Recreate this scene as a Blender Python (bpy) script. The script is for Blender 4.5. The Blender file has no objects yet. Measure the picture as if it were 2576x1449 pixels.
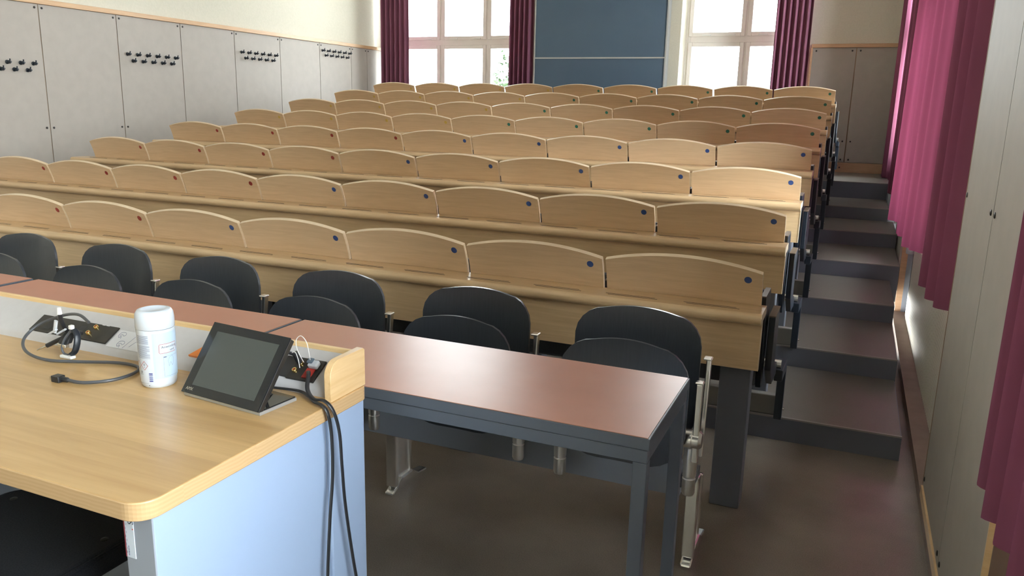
import bpy, bmesh, math, random
from mathutils import Vector, Matrix
random.seed(7)
SC = bpy.context.scene
COL = SC.collection

# ------------------------------------------------------------------ camera
def make_camera():
    yaw, pit, rol, fpx = -0.4040, -0.2239, 0.0232, 1982.06
    cy, sy, cp, sp = math.cos(yaw), math.sin(yaw), math.cos(pit), math.sin(pit)
    f = Vector((sy * cp, cy * cp, sp)); r = Vector((cy, -sy, 0)); u = r.cross(f)
    c, s = math.cos(rol), math.sin(rol)
    r2, u2 = c * r + s * u, -s * r + c * u
    m = Matrix((r2, u2, -f)).transposed().to_4x4()
    m.translation = Vector((0, 0, 1.36))
    cd = bpy.data.cameras.new('camera'); cd.sensor_width = 36; cd.lens = 36 * fpx / 2576
    cd.clip_start = 0.02; cd.clip_end = 200
    co = bpy.data.objects.new('camera', cd); COL.objects.link(co)
    co.matrix_world = m
    SC.camera = co
make_camera()

# ------------------------------------------------------------------ world, sun, exposure
W = bpy.data.worlds.new('sky'); SC.world = W; W.use_nodes = True
nt = W.node_tree; bg = nt.nodes['Background']
bg.inputs[0].default_value = (0.90, 0.95, 1.0, 1)
bg.inputs[1].default_value = 9.0
sd = bpy.data.lights.new('sun', 'SUN'); sd.energy = 9; sd.angle = math.radians(1.0); sd.color = (1, 0.95, 0.88)
so = bpy.data.objects.new('sun', sd); COL.objects.link(so)
so.rotation_euler = Vector((0.86, 0.30, 1.25)).to_track_quat('Z', 'Y').to_euler()
so.location = (6, 4, 8)
vs = SC.view_settings
vs.view_transform = 'Standard'; vs.look = 'None'; vs.gamma = 1; vs.exposure = 1.52
SC.cycles.max_bounces = 7; SC.cycles.diffuse_bounces = 5; SC.cycles.glossy_bounces = 3
SC.cycles.transmission_bounces = 4; SC.cycles.transparent_max_bounces = 6
SC.cycles.caustics_reflective = False; SC.cycles.caustics_refractive = False
SC.cycles.sample_clamp_indirect = 8

def portal(loc, rot, sx, sy):
    l = bpy.data.lights.new('window_portal', 'AREA'); l.shape = 'RECTANGLE'; l.size = sx; l.size_y = sy
    l.cycles.is_portal = True
    o = bpy.data.objects.new('window_portal', l); o.location = loc; o.rotation_euler = rot; COL.objects.link(o)

# ------------------------------------------------------------------ materials
def mat(name, col, rough=0.5, metal=0.0, coat=0.0, spec=0.5):
    m = bpy.data.materials.new(name); m.use_nodes = True
    b = m.node_tree.nodes['Principled BSDF']
    b.inputs['Base Color'].default_value = (*col, 1); b.inputs['Roughness'].default_value = rough
    b.inputs['Metallic'].default_value = metal; b.inputs['Coat Weight'].default_value = coat
    b.inputs['Coat Roughness'].default_value = 0.2
    b.inputs['Specular IOR Level'].default_value = spec
    return m

def N(m, t, **k):
    n = m.node_tree.nodes.new(t)
    for a, v in k.items(): setattr(n, a, v)
    return n

def noise_col(m, c1, c2, scale=(1, 1, 1), ns=5, detail=4, lo=.35, hi=.65, rand=False, rough=None, bump=0.0, dist=0.0):
    """colour variation c1..c2 from a stretched noise; optional roughness range and bump"""
    L = m.node_tree.links; b = m.node_tree.nodes['Principled BSDF']
    tc = N(m, 'ShaderNodeTexCoord'); mp = N(m, 'ShaderNodeMapping'); mp.inputs['Scale'].default_value = scale
    L.new(tc.outputs['Object'], mp.inputs[0])
    vec = mp.outputs[0]
    if rand:
        oi = N(m, 'ShaderNodeObjectInfo'); mu = N(m, 'ShaderNodeMath', operation='MULTIPLY'); mu.inputs[1].default_value = 37
        L.new(oi.outputs['Random'], mu.inputs[0]); ad = N(m, 'ShaderNodeVectorMath', operation='ADD')
        L.new(vec, ad.inputs[0]); L.new(mu.outputs[0], ad.inputs[1]); vec = ad.outputs[0]
    nz = N(m, 'ShaderNodeTexNoise'); nz.inputs['Scale'].default_value = ns; nz.inputs['Detail'].default_value = detail
    nz.inputs['Distortion'].default_value = dist
    L.new(vec, nz.inputs['Vector'])
    cr = N(m, 'ShaderNodeValToRGB'); cr.color_ramp.elements[0].position = lo; cr.color_ramp.elements[1].position = hi
    cr.color_ramp.elements[0].color = (*c1, 1); cr.color_ramp.elements[1].color = (*c2, 1)
    L.new(nz.outputs[0], cr.inputs[0]); L.new(cr.outputs[0], b.inputs['Base Color'])
    if rough:
        mr = N(m, 'ShaderNodeMapRange'); mr.inputs['From Min'].default_value = lo; mr.inputs['From Max'].default_value = hi
        mr.inputs['To Min'].default_value = rough[0]; mr.inputs['To Max'].default_value = rough[1]
        L.new(nz.outputs[0], mr.inputs[0]); L.new(mr.outputs[0], b.inputs['Roughness'])
    if bump:
        bp = N(m, 'ShaderNodeBump'); bp.inputs['Strength'].default_value = bump; bp.inputs['Distance'].default_value = 0.002
        L.new(nz.outputs[0], bp.inputs['Height']); L.new(bp.outputs[0], b.inputs['Normal'])
    return m

def wood(name, c1, c2, axis='x', rough=0.38, coat=0.15, ns=6, rand=True):
    m = mat(name, c1, rough, coat=coat)
    s = {'x': (0.9, 14, 14), 'y': (14, 0.9, 14), 'z': (14, 14, 0.9)}[axis]
    return noise_col(m, c1, c2, s, ns, 5, .3, .7, rand=rand, dist=0.6)

BEECH = wood('beech_plywood', (0.61, 0.435, 0.27), (0.69, 0.505, 0.325), rough=0.36)
BEECH_EDGE = wood('beech_edge', (0.72, 0.56, 0.38), (0.80, 0.65, 0.46), rough=0.35)
BEECH_DESK = wood('beech_desk', (0.61, 0.42, 0.235), (0.72, 0.515, 0.30), rough=0.32)
MAPLE = wood('maple_trim', (0.74, 0.50, 0.24), (0.82, 0.59, 0.32), rough=0.35)
MAPLE_Y = wood('maple_trim_grain', (0.70, 0.46, 0.22), (0.80, 0.57, 0.31), axis='y', rough=0.4)
DADO = wood('dado_wood', (0.55, 0.33, 0.17), (0.66, 0.42, 0.23), axis='y', rough=0.45)
DADO_X = wood('dado_wood_cross', (0.55, 0.33, 0.19), (0.64, 0.40, 0.24), axis='x', rough=0.45)
SEATBLK = noise_col(mat('black_stained_ply', (0.016, 0.019, 0.024), 0.34, coat=0.3), (0.031, 0.036, 0.046), (0.038, 0.044, 0.054), (90, 90, 2), 4, 3, bump=0.1)
SEATBLK_EDGE = mat('black_ply_edge', (0.05, 0.048, 0.046), 0.4)
STEEL = mat('slate_steel', (0.085, 0.098, 0.118), 0.42)
BEAMM = mat('beam_grey', (0.26, 0.29, 0.34), 0.45)
POSTM = mat('post_slate', (0.135, 0.145, 0.175), 0.45)
BLKSTEEL = mat('black_steel', (0.011, 0.016, 0.025), 0.35)
PLYCAP = mat('brown_ply_cap', (0.16, 0.12, 0.09), 0.45)
CHROME = mat('polished_aluminium', (0.92, 0.92, 0.90), 0.24, 1.0)
CHROME_D = mat('brushed_aluminium', (0.85, 0.85, 0.85), 0.32, 1.0)
LAMINATE = noise_col(mat('brick_laminate', (0.36, 0.165, 0.12), 0.34, coat=0.0, spec=0.32), (0.47, 0.195, 0.122), (0.49, 0.21, 0.135), (3, 3, 3), 3, 4)
PLASTER = noise_col(mat('cream_plaster', (0.75, 0.70, 0.58), 0.9), (0.655, 0.62, 0.515), (0.69, 0.65, 0.545), (1, 1, 1), 60, 3, bump=0.25)
PANEL = noise_col(mat('grey_fibre_board', (0.40, 0.375, 0.33), 0.6), (0.40, 0.358, 0.312), (0.422, 0.378, 0.33), (1, 1, 1), 12, 5)
LEDGE = noise_col(mat('brown_ledge', (0.22, 0.15, 0.11), 0.5), (0.20, 0.135, 0.10), (0.26, 0.18, 0.135), (1, 1, 1), 8, 4)
SEAMWOOD = mat('seam_brown', (0.30, 0.19, 0.11), 0.6)
CEIL = mat('white_ceiling', (0.78, 0.77, 0.74), 0.9)
SCREW = mat('dark_screw', (0.035, 0.03, 0.028), 0.4, 0.5)
BOARD = noise_col(mat('blue_chalkboard', (0.06, 0.105, 0.16), 0.6), (0.085, 0.14, 0.215), (0.092, 0.15, 0.225), (1, 1, 1), 2, 3)
ALU = mat('board_aluminium', (0.5, 0.52, 0.54), 0.4, 0.6)
WINFRAME = noise_col(mat('window_paint', (0.8, 0.76, 0.72), 0.4), (0.78, 0.74, 0.70), (0.84, 0.80, 0.76), (1, 1, 1), 3, 4)
WHITE_SKYTINT = mat('white_lacquer_sky_tint', (0.33, 0.425, 0.60), 0.42)  # white panel; the blue of the window daylight is put into its colour
GREYLAC = mat('grey_lacquer', (0.30, 0.33, 0.38), 0.45)
SLOPE = noise_col(mat('pale_grey_laminate', (0.50, 0.49, 0.49), 0.45), (0.52, 0.51, 0.52), (0.54, 0.53, 0.54), (1, 1, 1), 40, 2)
RADW = mat('radiator_cream', (0.66, 0.63, 0.54), 0.45)
PIPEW = mat('pipe_white', (0.8, 0.8, 0.78), 0.35)
BLACKP = noise_col(mat('black_plastic', (0.012, 0.012, 0.013), 0.4), (0.012, 0.012, 0.013), (0.03, 0.027, 0.023), (1, 1, 1), 25, 4)
RUBBER = mat('black_cable', (0.02, 0.021, 0.024), 0.38)
GREYCAB = mat('grey_cable', (0.075, 0.08, 0.09), 0.33)
GLASSBLK = mat('black_glass', (0.010, 0.012, 0.016), 0.08)
SCREENM = mat('idle_screen', (0.058, 0.068, 0.066), 0.25)
WHITEP = mat('white_plastic', (0.62, 0.68, 0.76), 0.28)
LABELP = mat('label_paper', (0.60, 0.66, 0.74), 0.4)
INK = mat('grey_ink', (0.19, 0.22, 0.32), 0.5)
DINK = mat('dark_ink', (0.03, 0.04, 0.07), 0.5)
NAVYINK = mat('navy_ink', (0.07, 0.09, 0.30), 0.5)
LBLUE = mat('pale_blue_print', (0.50, 0.64, 0.78), 0.4)
REDINK = mat('red_ink', (0.45, 0.06, 0.05), 0.5)
DREDINK = mat('maroon_ink', (0.22, 0.035, 0.05), 0.5)
GOLD = mat('gold_contact', (0.78, 0.58, 0.24), 0.22, 1.0)
SILV = mat('nickel_contact', (0.7, 0.68, 0.64), 0.25, 1.0)
RED = mat('red_socket', (0.40, 0.03, 0.02), 0.4)
ORANGE = mat('orange_plastic', (0.85, 0.26, 0.05), 0.45)
PAPER = mat('white_paper', (0.66, 0.66, 0.68), 0.6)
GREYW = mat('grey_white_plastic', (0.55, 0.58, 0.62), 0.35)
DGREY = mat('blue_grey_plastic', (0.10, 0.14, 0.18), 0.4)
DUCT = mat('duct_grey', (0.22, 0.21, 0.19), 0.5)
FABRIC = noise_col(mat('black_fabric', (0.012, 0.014, 0.02), 0.95), (0.008, 0.010, 0.015), (0.018, 0.020, 0.027), (1, 1, 1), 300, 2, bump=0.3)
DOTS = {'blue': mat('blue_dot', (0.035, 0.085, 0.28), 0.5), 'red': mat('red_dot', (0.30, 0.035, 0.03), 0.5),
        'green': mat('green_dot', (0.04, 0.20, 0.15), 0.5), 'yellow': mat('yellow_dot', (0.62, 0.43, 0.10), 0.5)}
BARK = mat('tree_bark', (0.12, 0.08, 0.05), 0.9)
LEAF = noise_col(mat('green_leaf', (0.10, 0.25, 0.05), 0.5), (0.010, 0.030, 0.008), (0.028, 0.060, 0.018), (1, 1, 1), 3, 2)
GROUND = mat('outdoor_ground', (0.52, 0.51, 0.47), 0.9)  # unseen ground, made pale to bounce more daylight into the room

def floor_mat(name, c1, c2, rlo, rhi):
    m = mat(name, c1, 0.35)
    L = m.node_tree.links; b = m.node_tree.nodes['Principled BSDF']
    tc = N(m, 'ShaderNodeTexCoord')
    fine = N(m, 'ShaderNodeTexNoise'); fine.inputs['Scale'].default_value = 260; fine.inputs['Detail'].default_value = 3
    big = N(m, 'ShaderNodeTexNoise'); big.inputs['Scale'].default_value = 3.0; big.inputs['Detail'].default_value = 5
    L.new(tc.outputs['Object'], fine.inputs['Vector']); L.new(tc.outputs['Object'], big.inputs['Vector'])
    mx = N(m, 'ShaderNodeMath', operation='MULTIPLY_ADD'); mx.inputs[1].default_value = 0.55
    L.new(big.outputs[0], mx.inputs[0])
    mu = N(m, 'ShaderNodeMath', operation='MULTIPLY'); mu.inputs[1].default_value = 0.45
    L.new(fine.outputs[0], mu.inputs[0]); L.new(mu.outputs[0], mx.inputs[2])
    cr = N(m, 'ShaderNodeValToRGB'); cr.color_ramp.elements[0].position = .38; cr.color_ramp.elements[1].position = .62
    cr.color_ramp.elements[0].color = (*c1, 1); cr.color_ramp.elements[1].color = (*c2, 1)
    L.new(mx.outputs[0], cr.inputs[0]); L.new(cr.outputs[0], b.inputs['Base Color'])
    mr = N(m, 'ShaderNodeMapRange'); mr.inputs['From Min'].default_value = .3; mr.inputs['From Max'].default_value = .7
    mr.inputs['To Min'].default_value = rlo; mr.inputs['To Max'].default_value = rhi
    L.new(big.outputs[0], mr.inputs[0]); L.new(mr.outputs[0], b.inputs['Roughness'])
    return m
FLOOR = floor_mat('speckled_brown_lino', (0.20, 0.172, 0.140), (0.28, 0.243, 0.20), 0.20, 0.24)
TREAD = floor_mat('tread_lino', (0.125, 0.115, 0.098), (0.165, 0.150, 0.130), 0.30, 0.32)
RISER = mat('slate_riser', (0.135, 0.145, 0.18), 0.45)
NOSE = mat('step_edge_strip', (0.30, 0.28, 0.26), 0.4)

def curtain_mat(name='magenta_velour', c=(0.19, 0.065, 0.105), t=(0.85, 0.16, 0.32), fac=0.005):
    m = bpy.data.materials.new(name); m.use_nodes = True; n = m.node_tree
    n.nodes.clear(); out = n.nodes.new('ShaderNodeOutputMaterial'); mx = n.nodes.new('ShaderNodeMixShader')
    d = n.nodes.new('ShaderNodeBsdfDiffuse'); d.inputs[0].default_value = (*c, 1)
    tr = n.nodes.new('ShaderNodeBsdfTranslucent'); tr.inputs[0].default_value = (*t, 1)
    mx.inputs[0].default_value = fac
    n.links.new(d.outputs[0], mx.inputs[1]); n.links.new(tr.outputs[0], mx.inputs[2]); n.links.new(mx.outputs[0], out.inputs[0])
    return m
CURT = curtain_mat()
CURTB = curtain_mat('magenta_velour_lined', (0.24, 0.10, 0.15), (0.6, 0.12, 0.2), 0.004)
CURTC = curtain_mat('magenta_velour_sunlit', (0.19, 0.07, 0.105), (0.85, 0.16, 0.34), 0.05)

def glass_mat():
    m = bpy.data.materials.new('window_glass'); m.use_nodes = True; n = m.node_tree
    n.nodes.clear(); out = n.nodes.new('ShaderNodeOutputMaterial'); mx = n.nodes.new('ShaderNodeMixShader')
    g = n.nodes.new('ShaderNodeBsdfGlossy'); g.inputs['Roughness'].default_value = 0.02
    tr = n.nodes.new('ShaderNodeBsdfTransparent'); tr.inputs[0].default_value = (.96, .98, .97, 1)
    fr = n.nodes.new('ShaderNodeFresnel'); fr.inputs[0].default_value = 1.3
    n.links.new(fr.outputs[0], mx.inputs[0]); n.links.new(tr.outputs[0], mx.inputs[1]); n.links.new(g.outputs[0], mx.inputs[2])
    n.links.new(mx.outputs[0], out.inputs[0])
    return m
GLASS = glass_mat()

# ------------------------------------------------------------------ mesh helpers
class MB:
    def __init__(s): s.v = []; s.f = []
    def add(s, vs, fs):
        o = len(s.v); s.v += [tuple(p) for p in vs]; s.f += [tuple(i + o for i in f) for f in fs]; return s
    def box(s, x0, x1, y0, y1, z0, z1):
        return s.add([(x0, y0, z0), (x1, y0, z0), (x1, y1, z0), (x0, y1, z0), (x0, y0, z1), (x1, y0, z1), (x1, y1, z1), (x0, y1, z1)],
                     [(0, 3, 2, 1), (4, 5, 6, 7), (0, 1, 5, 4), (1, 2, 6, 5), (2, 3, 7, 6), (3, 0, 4, 7)])
    def prism(s, poly, a0, a1, axis='x'):
        """extrude a 2-D polygon along an axis; poly is (y,z) for x, (x,z) for y, (x,y) for z"""
        n = len(poly)
        def P(p, a): return {'x': (a, p[0], p[1]), 'y': (p[0], a, p[1]), 'z': (p[0], p[1], a)}[axis]
        vs = [P(p, a0) for p in poly] + [P(p, a1) for p in poly]
        fs = [tuple(range(n))[::-1], tuple(range(n, 2 * n))] + [(i, (i + 1) % n, n + (i + 1) % n, n + i) for i in range(n)]
        return s.add(vs, fs)
    def lathe(s, prof, c=(0, 0, 0), n=32, axis='z', sy=1.0):
        vs = []; fs = []; m = len(prof)
        for i in range(n):
            a = 2 * math.pi * i / n
            for r, h in prof:
                p = (r * math.cos(a), sy * r * math.sin(a), h)
                if axis == 'x': p = (p[2], p[0], p[1])
                if axis == 'y': p = (p[0], p[2], p[1])
                vs.append((p[0] + c[0], p[1] + c[1], p[2] + c[2]))
        for i in range(n):
            for j in range(m - 1):
                a, b = i * m + j, ((i + 1) % n) * m + j
                fs.append((a, b, b + 1, a + 1))
        if prof[0][0] > 1e-6: fs.append(tuple(i * m for i in range(n))[::-1])
        if prof[-1][0] > 1e-6: fs.append(tuple(i * m + m - 1 for i in range(n)))
        return s.add(vs, fs)
    def tube(s, pts, r, n=10, flat=1.0, smooth=6, closed=False):
        P = [Vector(p) for p in pts]
        if smooth and len(P) > 2:
            Q = []
            for i in range(len(P) - 1):
                p0, p1, p2, p3 = P[max(i - 1, 0)], P[i], P[i + 1], P[min(i + 2, len(P) - 1)]
                for k in range(smooth):
                    t = k / smooth
                    Q.append(0.5 * ((2 * p1) + (-p0 + p2) * t + (2 * p0 - 5 * p1 + 4 * p2 - p3) * t * t + (-p0 + 3 * p1 - 3 * p2 + p3) * t ** 3))
            Q.append(P[-1]); P = Q
        vs = []; fs = []; up = Vector((0, 0, 1)); prev = None
        for i, p in enumerate(P):
            t = (P[min(i + 1, len(P) - 1)] - P[max(i - 1, 0)]).normalized()
            if prev is None:
                prev = t.cross(up) if abs(t.z) < .95 else t.cross(Vector((0, 1, 0)))
            a = (prev - t * prev.dot(t)).normalized(); prev = a; b = t.cross(a)
            rr = r[min(int(i * len(r) / len(P)), len(r) - 1)] if isinstance(r, (list, tuple)) else r
            for k in range(n):
                th = 2 * math.pi * k / n
                vs.append(p + a * rr * math.cos(th) + b * rr * flat * math.sin(th))
        for i in range(len(P) - 1):
            for k in range(n):
                fs.append((i * n + k, i * n + (k + 1) % n, (i + 1) * n + (k + 1) % n, (i + 1) * n + k))
        fs.append(tuple(range(n))[::-1]); fs.append(tuple((len(P) - 1) * n + k for k in range(n)))
        return s.add(vs, fs)
    def mesh(s, name):
        me = bpy.data.meshes.new(name); me.from_pydata(s.v, [], s.f); me.update()
        bm = bmesh.new(); bm.from_mesh(me); bmesh.ops.recalc_face_normals(bm, faces=bm.faces); bm.to_mesh(me); bm.free()
        return me

def link(name, me, m, parent=None, loc=None, smooth=False, bevel=0, seg=2, auto=None):
    if isinstance(me, MB): me = me.mesh(name)
    for x in (m if isinstance(m, (list, tuple)) else [m]): me.materials.append(x)
    o = bpy.data.objects.new(name, me); COL.objects.link(o)
    if parent: o.parent = parent
    if loc: o.location = loc
    if smooth:
        for p in me.polygons: p.use_smooth = True
        try: me.set_sharp_from_angle(angle=math.radians(auto or 40))
        except Exception: pass
    if bevel:
        b = o.modifiers.new('bev', 'BEVEL'); b.width = bevel; b.segments = seg; b.limit_method = 'ANGLE'; b.angle_limit = math.radians(40)
        b.harden_normals = False
    return o

def tag(o, label, cat, group=None):
    o['label'] = label; o['category'] = cat
    if group: o['group'] = group
    return o
def empty(name, loc=(0, 0, 0), rz=0):
    o = bpy.data.objects.new(name, None); o.empty_display_size = .05; COL.objects.link(o); o.location = loc; o.rotation_euler.z = rz
    return o
def struct(name, me, m, **k):
    o = link(name, me, m, **k)
    if not k.get('parent'): o['kind'] = 'structure'
    return o
def copy_tree(o, parent=None):
    c = o.copy(); COL.objects.link(c)
    if parent: c.parent = parent
    for ch in list(o.children): copy_tree(ch, c)
    return c

def text_mesh(txt, size, depth=0.0):
    cu = bpy.data.curves.new('txt', 'FONT'); cu.body = txt; cu.size = size; cu.extrude = depth; cu.resolution_u = 3
    o = bpy.data.objects.new('txt', cu); COL.objects.link(o)
    dg = bpy.context.evaluated_depsgraph_get(); dg.update()
    me = bpy.data.meshes.new_from_object(o.evaluated_get(dg))
    bpy.data.objects.remove(o); 
    v = [tuple(p.co) for p in me.vertices]; f = [tuple(p.vertices) for p in me.polygons]
    return v, f
ORD = ['first', 'second', 'third', 'fourth', 'fifth', 'sixth', 'seventh', 'eighth', 'ninth', 'tenth']

# ------------------------------------------------------------------ room shell
XL, XR, YB, YF, ZC = -5.86, 0.343, 9.2, -3.6, 4.15
RP, RR = 0.7538, 0.1047          # row pitch, row rise
STEP0 = 3.355
struct('floor', MB().box(XL - .3, XR + .3, YF - .2, STEP0 + .02, -.1, 0), FLOOR)
struct('ceiling', MB().box(XL - .3, XR + .6, YF - .3, YB + .5, ZC, ZC + .1), CEIL)
struct('wall_front', MB().box(XL - .2, XR + .4, YF - .2, YF, 0, ZC), PLASTER)
# tiered floor: seven platforms
for i in range(7):
    y0 = STEP0 + i * (RP + .003)
    y1 = STEP0 + (i + 1) * (RP + .003) if i < 6 else YB
    z1 = RR * (i + 1) if i < 6 else 0.777
    xr = 0.333 if i in (3, 4) else 0.29
    if i == 6: xr = 0.30
    st = struct('floor_step', MB().box(XL, xr, y0, y1 + (.01 if i < 6 else 0), 0 if i == 0 else z1 - .24, z1 - .004), RISER)
    struct('tread', MB().box(XL, xr - .004, y0 + .008, y1, z1 - .004, z1), TREAD, parent=st)
    struct('edge_strip', MB().box(XL, xr, y0 - .002, y0 + .008, z1 - .006, z1 + .0008), NOSE, parent=st)
struct('floor_gap', MB().box(0.25, XR + .3, STEP0 + .02, YB, -.1, 0.0), FLOOR)
struct('floor_gap', MB().box(0.286, XR + .2, 7.6, YB, 0.0, 0.74), RISER)

# left wall
wl = struct('wall_left', MB().box(XL - .25, XL, YF, YB + .4, 0, ZC), PLASTER)
seams = [1.56, 2.26, 2.96, 3.66, 4.36, 5.06, 5.755, 6.45, 7.14, 7.835, 8.465, 8.81, 9.195]
DZ = 2.052
screw_me = MB().lathe([(0.0001, 0), (.0085, 0), (.0085, .003), (.005, .0045), (0.0001, .0045)], n=12, axis='x').mesh('screw')
screw_me.materials.append(SCREW)
def screw(parent, loc, rz=0):
    o = bpy.data.objects.new('screw', screw_me); COL.objects.link(o); o.parent = parent; o.location = loc; o.rotation_euler.z = rz
struct('seam_batten', MB().box(XL - .001, XL + .009, seams[0], seams[-1], 0, DZ), SEAMWOOD, parent=wl)
for a, b in zip(seams[:-1], seams[1:]):
    p = link('panel', MB().box(XL, XL + .016, a + .004, b - .004, 0.0, DZ), PANEL, parent=wl)
    for y in (a + .03, b - .03):
        for z in (DZ - .025, 1.13):
            if z > 1.2 or b < 7: screw(p, (XL + .016, y, z))
struct('trim_1', MB().box(XL, XL + .032, seams[0], YB, DZ + .002, DZ + .04), DADO, bevel=.003)

# back wall with two window openings
LW, RW = (-5.83, -3.80), (-1.955, -0.60)
ZS, ZT = 1.28, 3.95
mb = MB()
wb = struct('wall_back', MB().box(XL, LW[0], YB, YB + .5, 0, ZC).box(LW[1], RW[0], YB, YB + .5, 0, ZC).box(RW[1], XR + .6, YB, YB + .5, 0, ZC)
            .box(LW[0], LW[1], YB, YB + .5, 0, ZS).box(RW[0], RW[1], YB, YB + .5, 0, ZS)
            .box(LW[0], LW[1], YB, YB + .5, ZT, ZC).box(RW[0], RW[1], YB, YB + .5, ZT, ZC), PLASTER)
for x0, x1 in ((-.545, -.124), (-.116, XR)):
    p = link('panel', MB().box(x0, x1, YB - .016, YB, .885, DZ), PANEL, parent=wb)
    for x in (x0 + .035, min(x1 - .035, .3)):
        for z in (DZ - .03, 1.10, .91): screw(p, (x, YB - .016, z), -math.pi / 2)
link('seam_batten', MB().box(-.13, -.11, YB - .006, YB - .001, .885, DZ), SEAMWOOD, parent=wb)
struct('trim_2', MB().box(-.56, XR, YB - .032, YB, DZ + .002, DZ + .04), DADO_X, bevel=.003)
struct('trim_3', MB().box(-.565, -.545, YB - .03, YB, .80, DZ + .002), DADO_X)
bb = struct('baseboard_back', MB().box(-.56, XR, YB - .022, YB, .777, .878), DADO_X)
screw(bb, (-.16, YB - .022, .826), -math.pi / 2)

# right wall: piers, sills, ledges
XO = XR + .30                       # outer plane of the right wall windows
piers = [(YF, -3.0), (-1.0, -.25), (1.80, 2.97), (5.95, 6.88), (8.95, YB)]
wins = [(-3.0, -1.0), (-.25, 1.80), (2.97, 5.95), (6.88, 8.95)]
m_ = MB()
for a, b in piers: m_.box(XR + .012, XO, a, b, 0, ZC)
for a, b in wins:
    zb = .045 if b < 6.5 else .74
    m_.box(XR + .10 + .10, XO, a, b, 0, .60 if b < 6.5 else .95)
    m_.box(XR + .012, XO, a, b, ZT - .1, ZC)
wr = struct('wall_right', m_, PLASTER)
for a, b in ((-1.0, -.25), (1.80, 2.378), (2.384, 2.97), (5.95, 6.88)):
    p = link('panel', MB().box(XR, XR + .012, a, b, .088, 3.6), [PANEL], parent=wr)
    if a > 1.7 and b < 3:
        for y in ((a + .03, b - .03)):
            for z in (.118, 1.12, 2.1): screw(p, (XR + .001, y, z), math.pi)
link('panel_edge', MB().box(XR - .001, XR + .014, 2.966, 2.974, .088, 3.6), SEAMWOOD, parent=wr)
link('panel_edge', MB().box(XR - .001, XR + .014, 1.796, 1.803, .088, 3.6), MAPLE, parent=wr)
link('seam_batten', MB().box(XR + .006, XR + .014, 2.377, 2.385, .088, 3.6), SCREW, parent=wr)
# plinth ledge under the radiators and baseboard along the piers
struct('baseboard_right', MB().box(XR - .003, XR + .2, -3.6, 7.6, 0, .050), LEDGE)
struct('baseboard_right', MB().box(XR - .007, XR + .012, 1.80, 2.955, .050, .088).box(XR - .007, XR + .012, -1.0, -.25, .050, .088), MAPLE_Y)
# reveals of the near window bay (brown strip and grey board)
struct('trim_4', MB().box(XR + .012, XR + .075, 1.79, 1.799, .05, 3.8), LEDGE)
struct('trim_5', MB().box(XR + .075, XR + .21, 1.785, 1.799, .05, 3.8), GREYLAC)
struct('trim_6', MB().box(XR + .012, XR + .05, 5.935, 5.949, .05, 3.8), DADO_X)
struct('trim_7', MB().box(XR + .05, XR + .21, 5.93, 5.949, .05, 3.8), GREYLAC)
for k, (a, b) in enumerate(wins):
    z0 = .60 if b < 6.5 else .95
    struct('window_sill', MB().box(XR + .145, XO + .02, a + .012, b - .018, z0, z0 + .03), WINFRAME, bevel=.004)

def window(name, x0, x1, z0, z1, mull, trans, y=0, t=.055, w=.055, hinges=()):
    """frame, mullions, transoms, a sash and a pane per light, in the local xz plane, inside face at y=0"""
    r = empty(name); r['kind'] = 'structure'
    fr = MB().box(x0, x0 + w, y, y + .07, z0, z1).box(x1 - w, x1, y, y + .07, z0, z1).box(x0 + w, x1 - w, y, y + .07, z0, z0 + w).box(x0 + w, x1 - w, y, y + .07, z1 - w, z1)
    link('window_frame', fr, WINFRAME, parent=r, bevel=.004)
    xs = [x0 + .02] + list(mull) + [x1 - .02]; zs = [z0 + .02] + list(trans) + [z1 - .02]
    for x in mull: link('mullion', MB().box(x - .022, x + .022, y + .005, y + .065, z0 + w, z1 - w), WINFRAME, parent=r, bevel=.004)
    for z in trans: link('transom', MB().box(x0 + w, x1 - w, y + .002, y + .067, z - .045, z + .03), WINFRAME, parent=r, bevel=.004)
    for i in range(len(xs) - 1):
        for j in range(len(zs) - 1):
            a, b = xs[i] + .012, xs[i + 1] - .012; c, d = zs[j] + (.02 if j else .012), zs[j + 1] - (.045 if j < len(zs) - 2 else .012)
            sw = .046
            s = link('sash', MB().box(a, a + sw, y - .012, y + .05, c, d).box(b - sw, b, y - .012, y + .05, c, d).box(a + sw, b - sw, y - .012, y + .05, c, c + sw).box(a + sw, b - sw, y - .012, y + .05, d - sw, d), WINFRAME, parent=r, bevel=.005)
            link('pane', MB().box(a + sw, b - sw, y + .018, y + .024, c + sw, d - sw), GLASS, parent=s)
    for x in hinges:
        link('hinge_cover', MB().box(x - .05, x + .05, y - .022, y + .0, trans[0] + .028, trans[0] + .040), PIPEW, parent=r, bevel=.002)
    return r
w1 = window('window_1', LW[0], LW[1], ZS, ZT, (-5.15, -4.485), (2.19, 3.15), hinges=(-5.33, -4.95, -4.62, -4.25)); w1.location = (0, YB + .30, 0)
w2 = window('window_2', RW[0], RW[1], ZS, ZT, (-1.285,), (2.19, 3.15), hinges=(-1.72, -1.45, -1.1)); w2.location = (0, YB + .30, 0)
for k, (a, b) in enumerate(wins):
    L = b - a; n = max(2, round(L / .75)); z0 = .64 if b < 6.5 else .99
    w = window('window_%d' % (k + 3), 0, L, z0, ZT - .1, tuple(L * i / n for i in range(1, n)), (2.19, 3.15))
    w.rotation_euler.z = math.pi / 2; w.location = (XR + .20 + .07, a, 0)
    w.rotation_euler.z = -math.pi / 2; w.location = (XR + .20, b, 0)
for a, b in wins: portal((XO + .08, (a + b) / 2, 2.2), (0, math.radians(90), 0), 3.4, b - a)
for a, b in (LW, RW): portal(((a + b) / 2, YB + .55, (ZS + ZT) / 2), (math.radians(-90), 0, 0), b - a, ZT - ZS)

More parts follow.
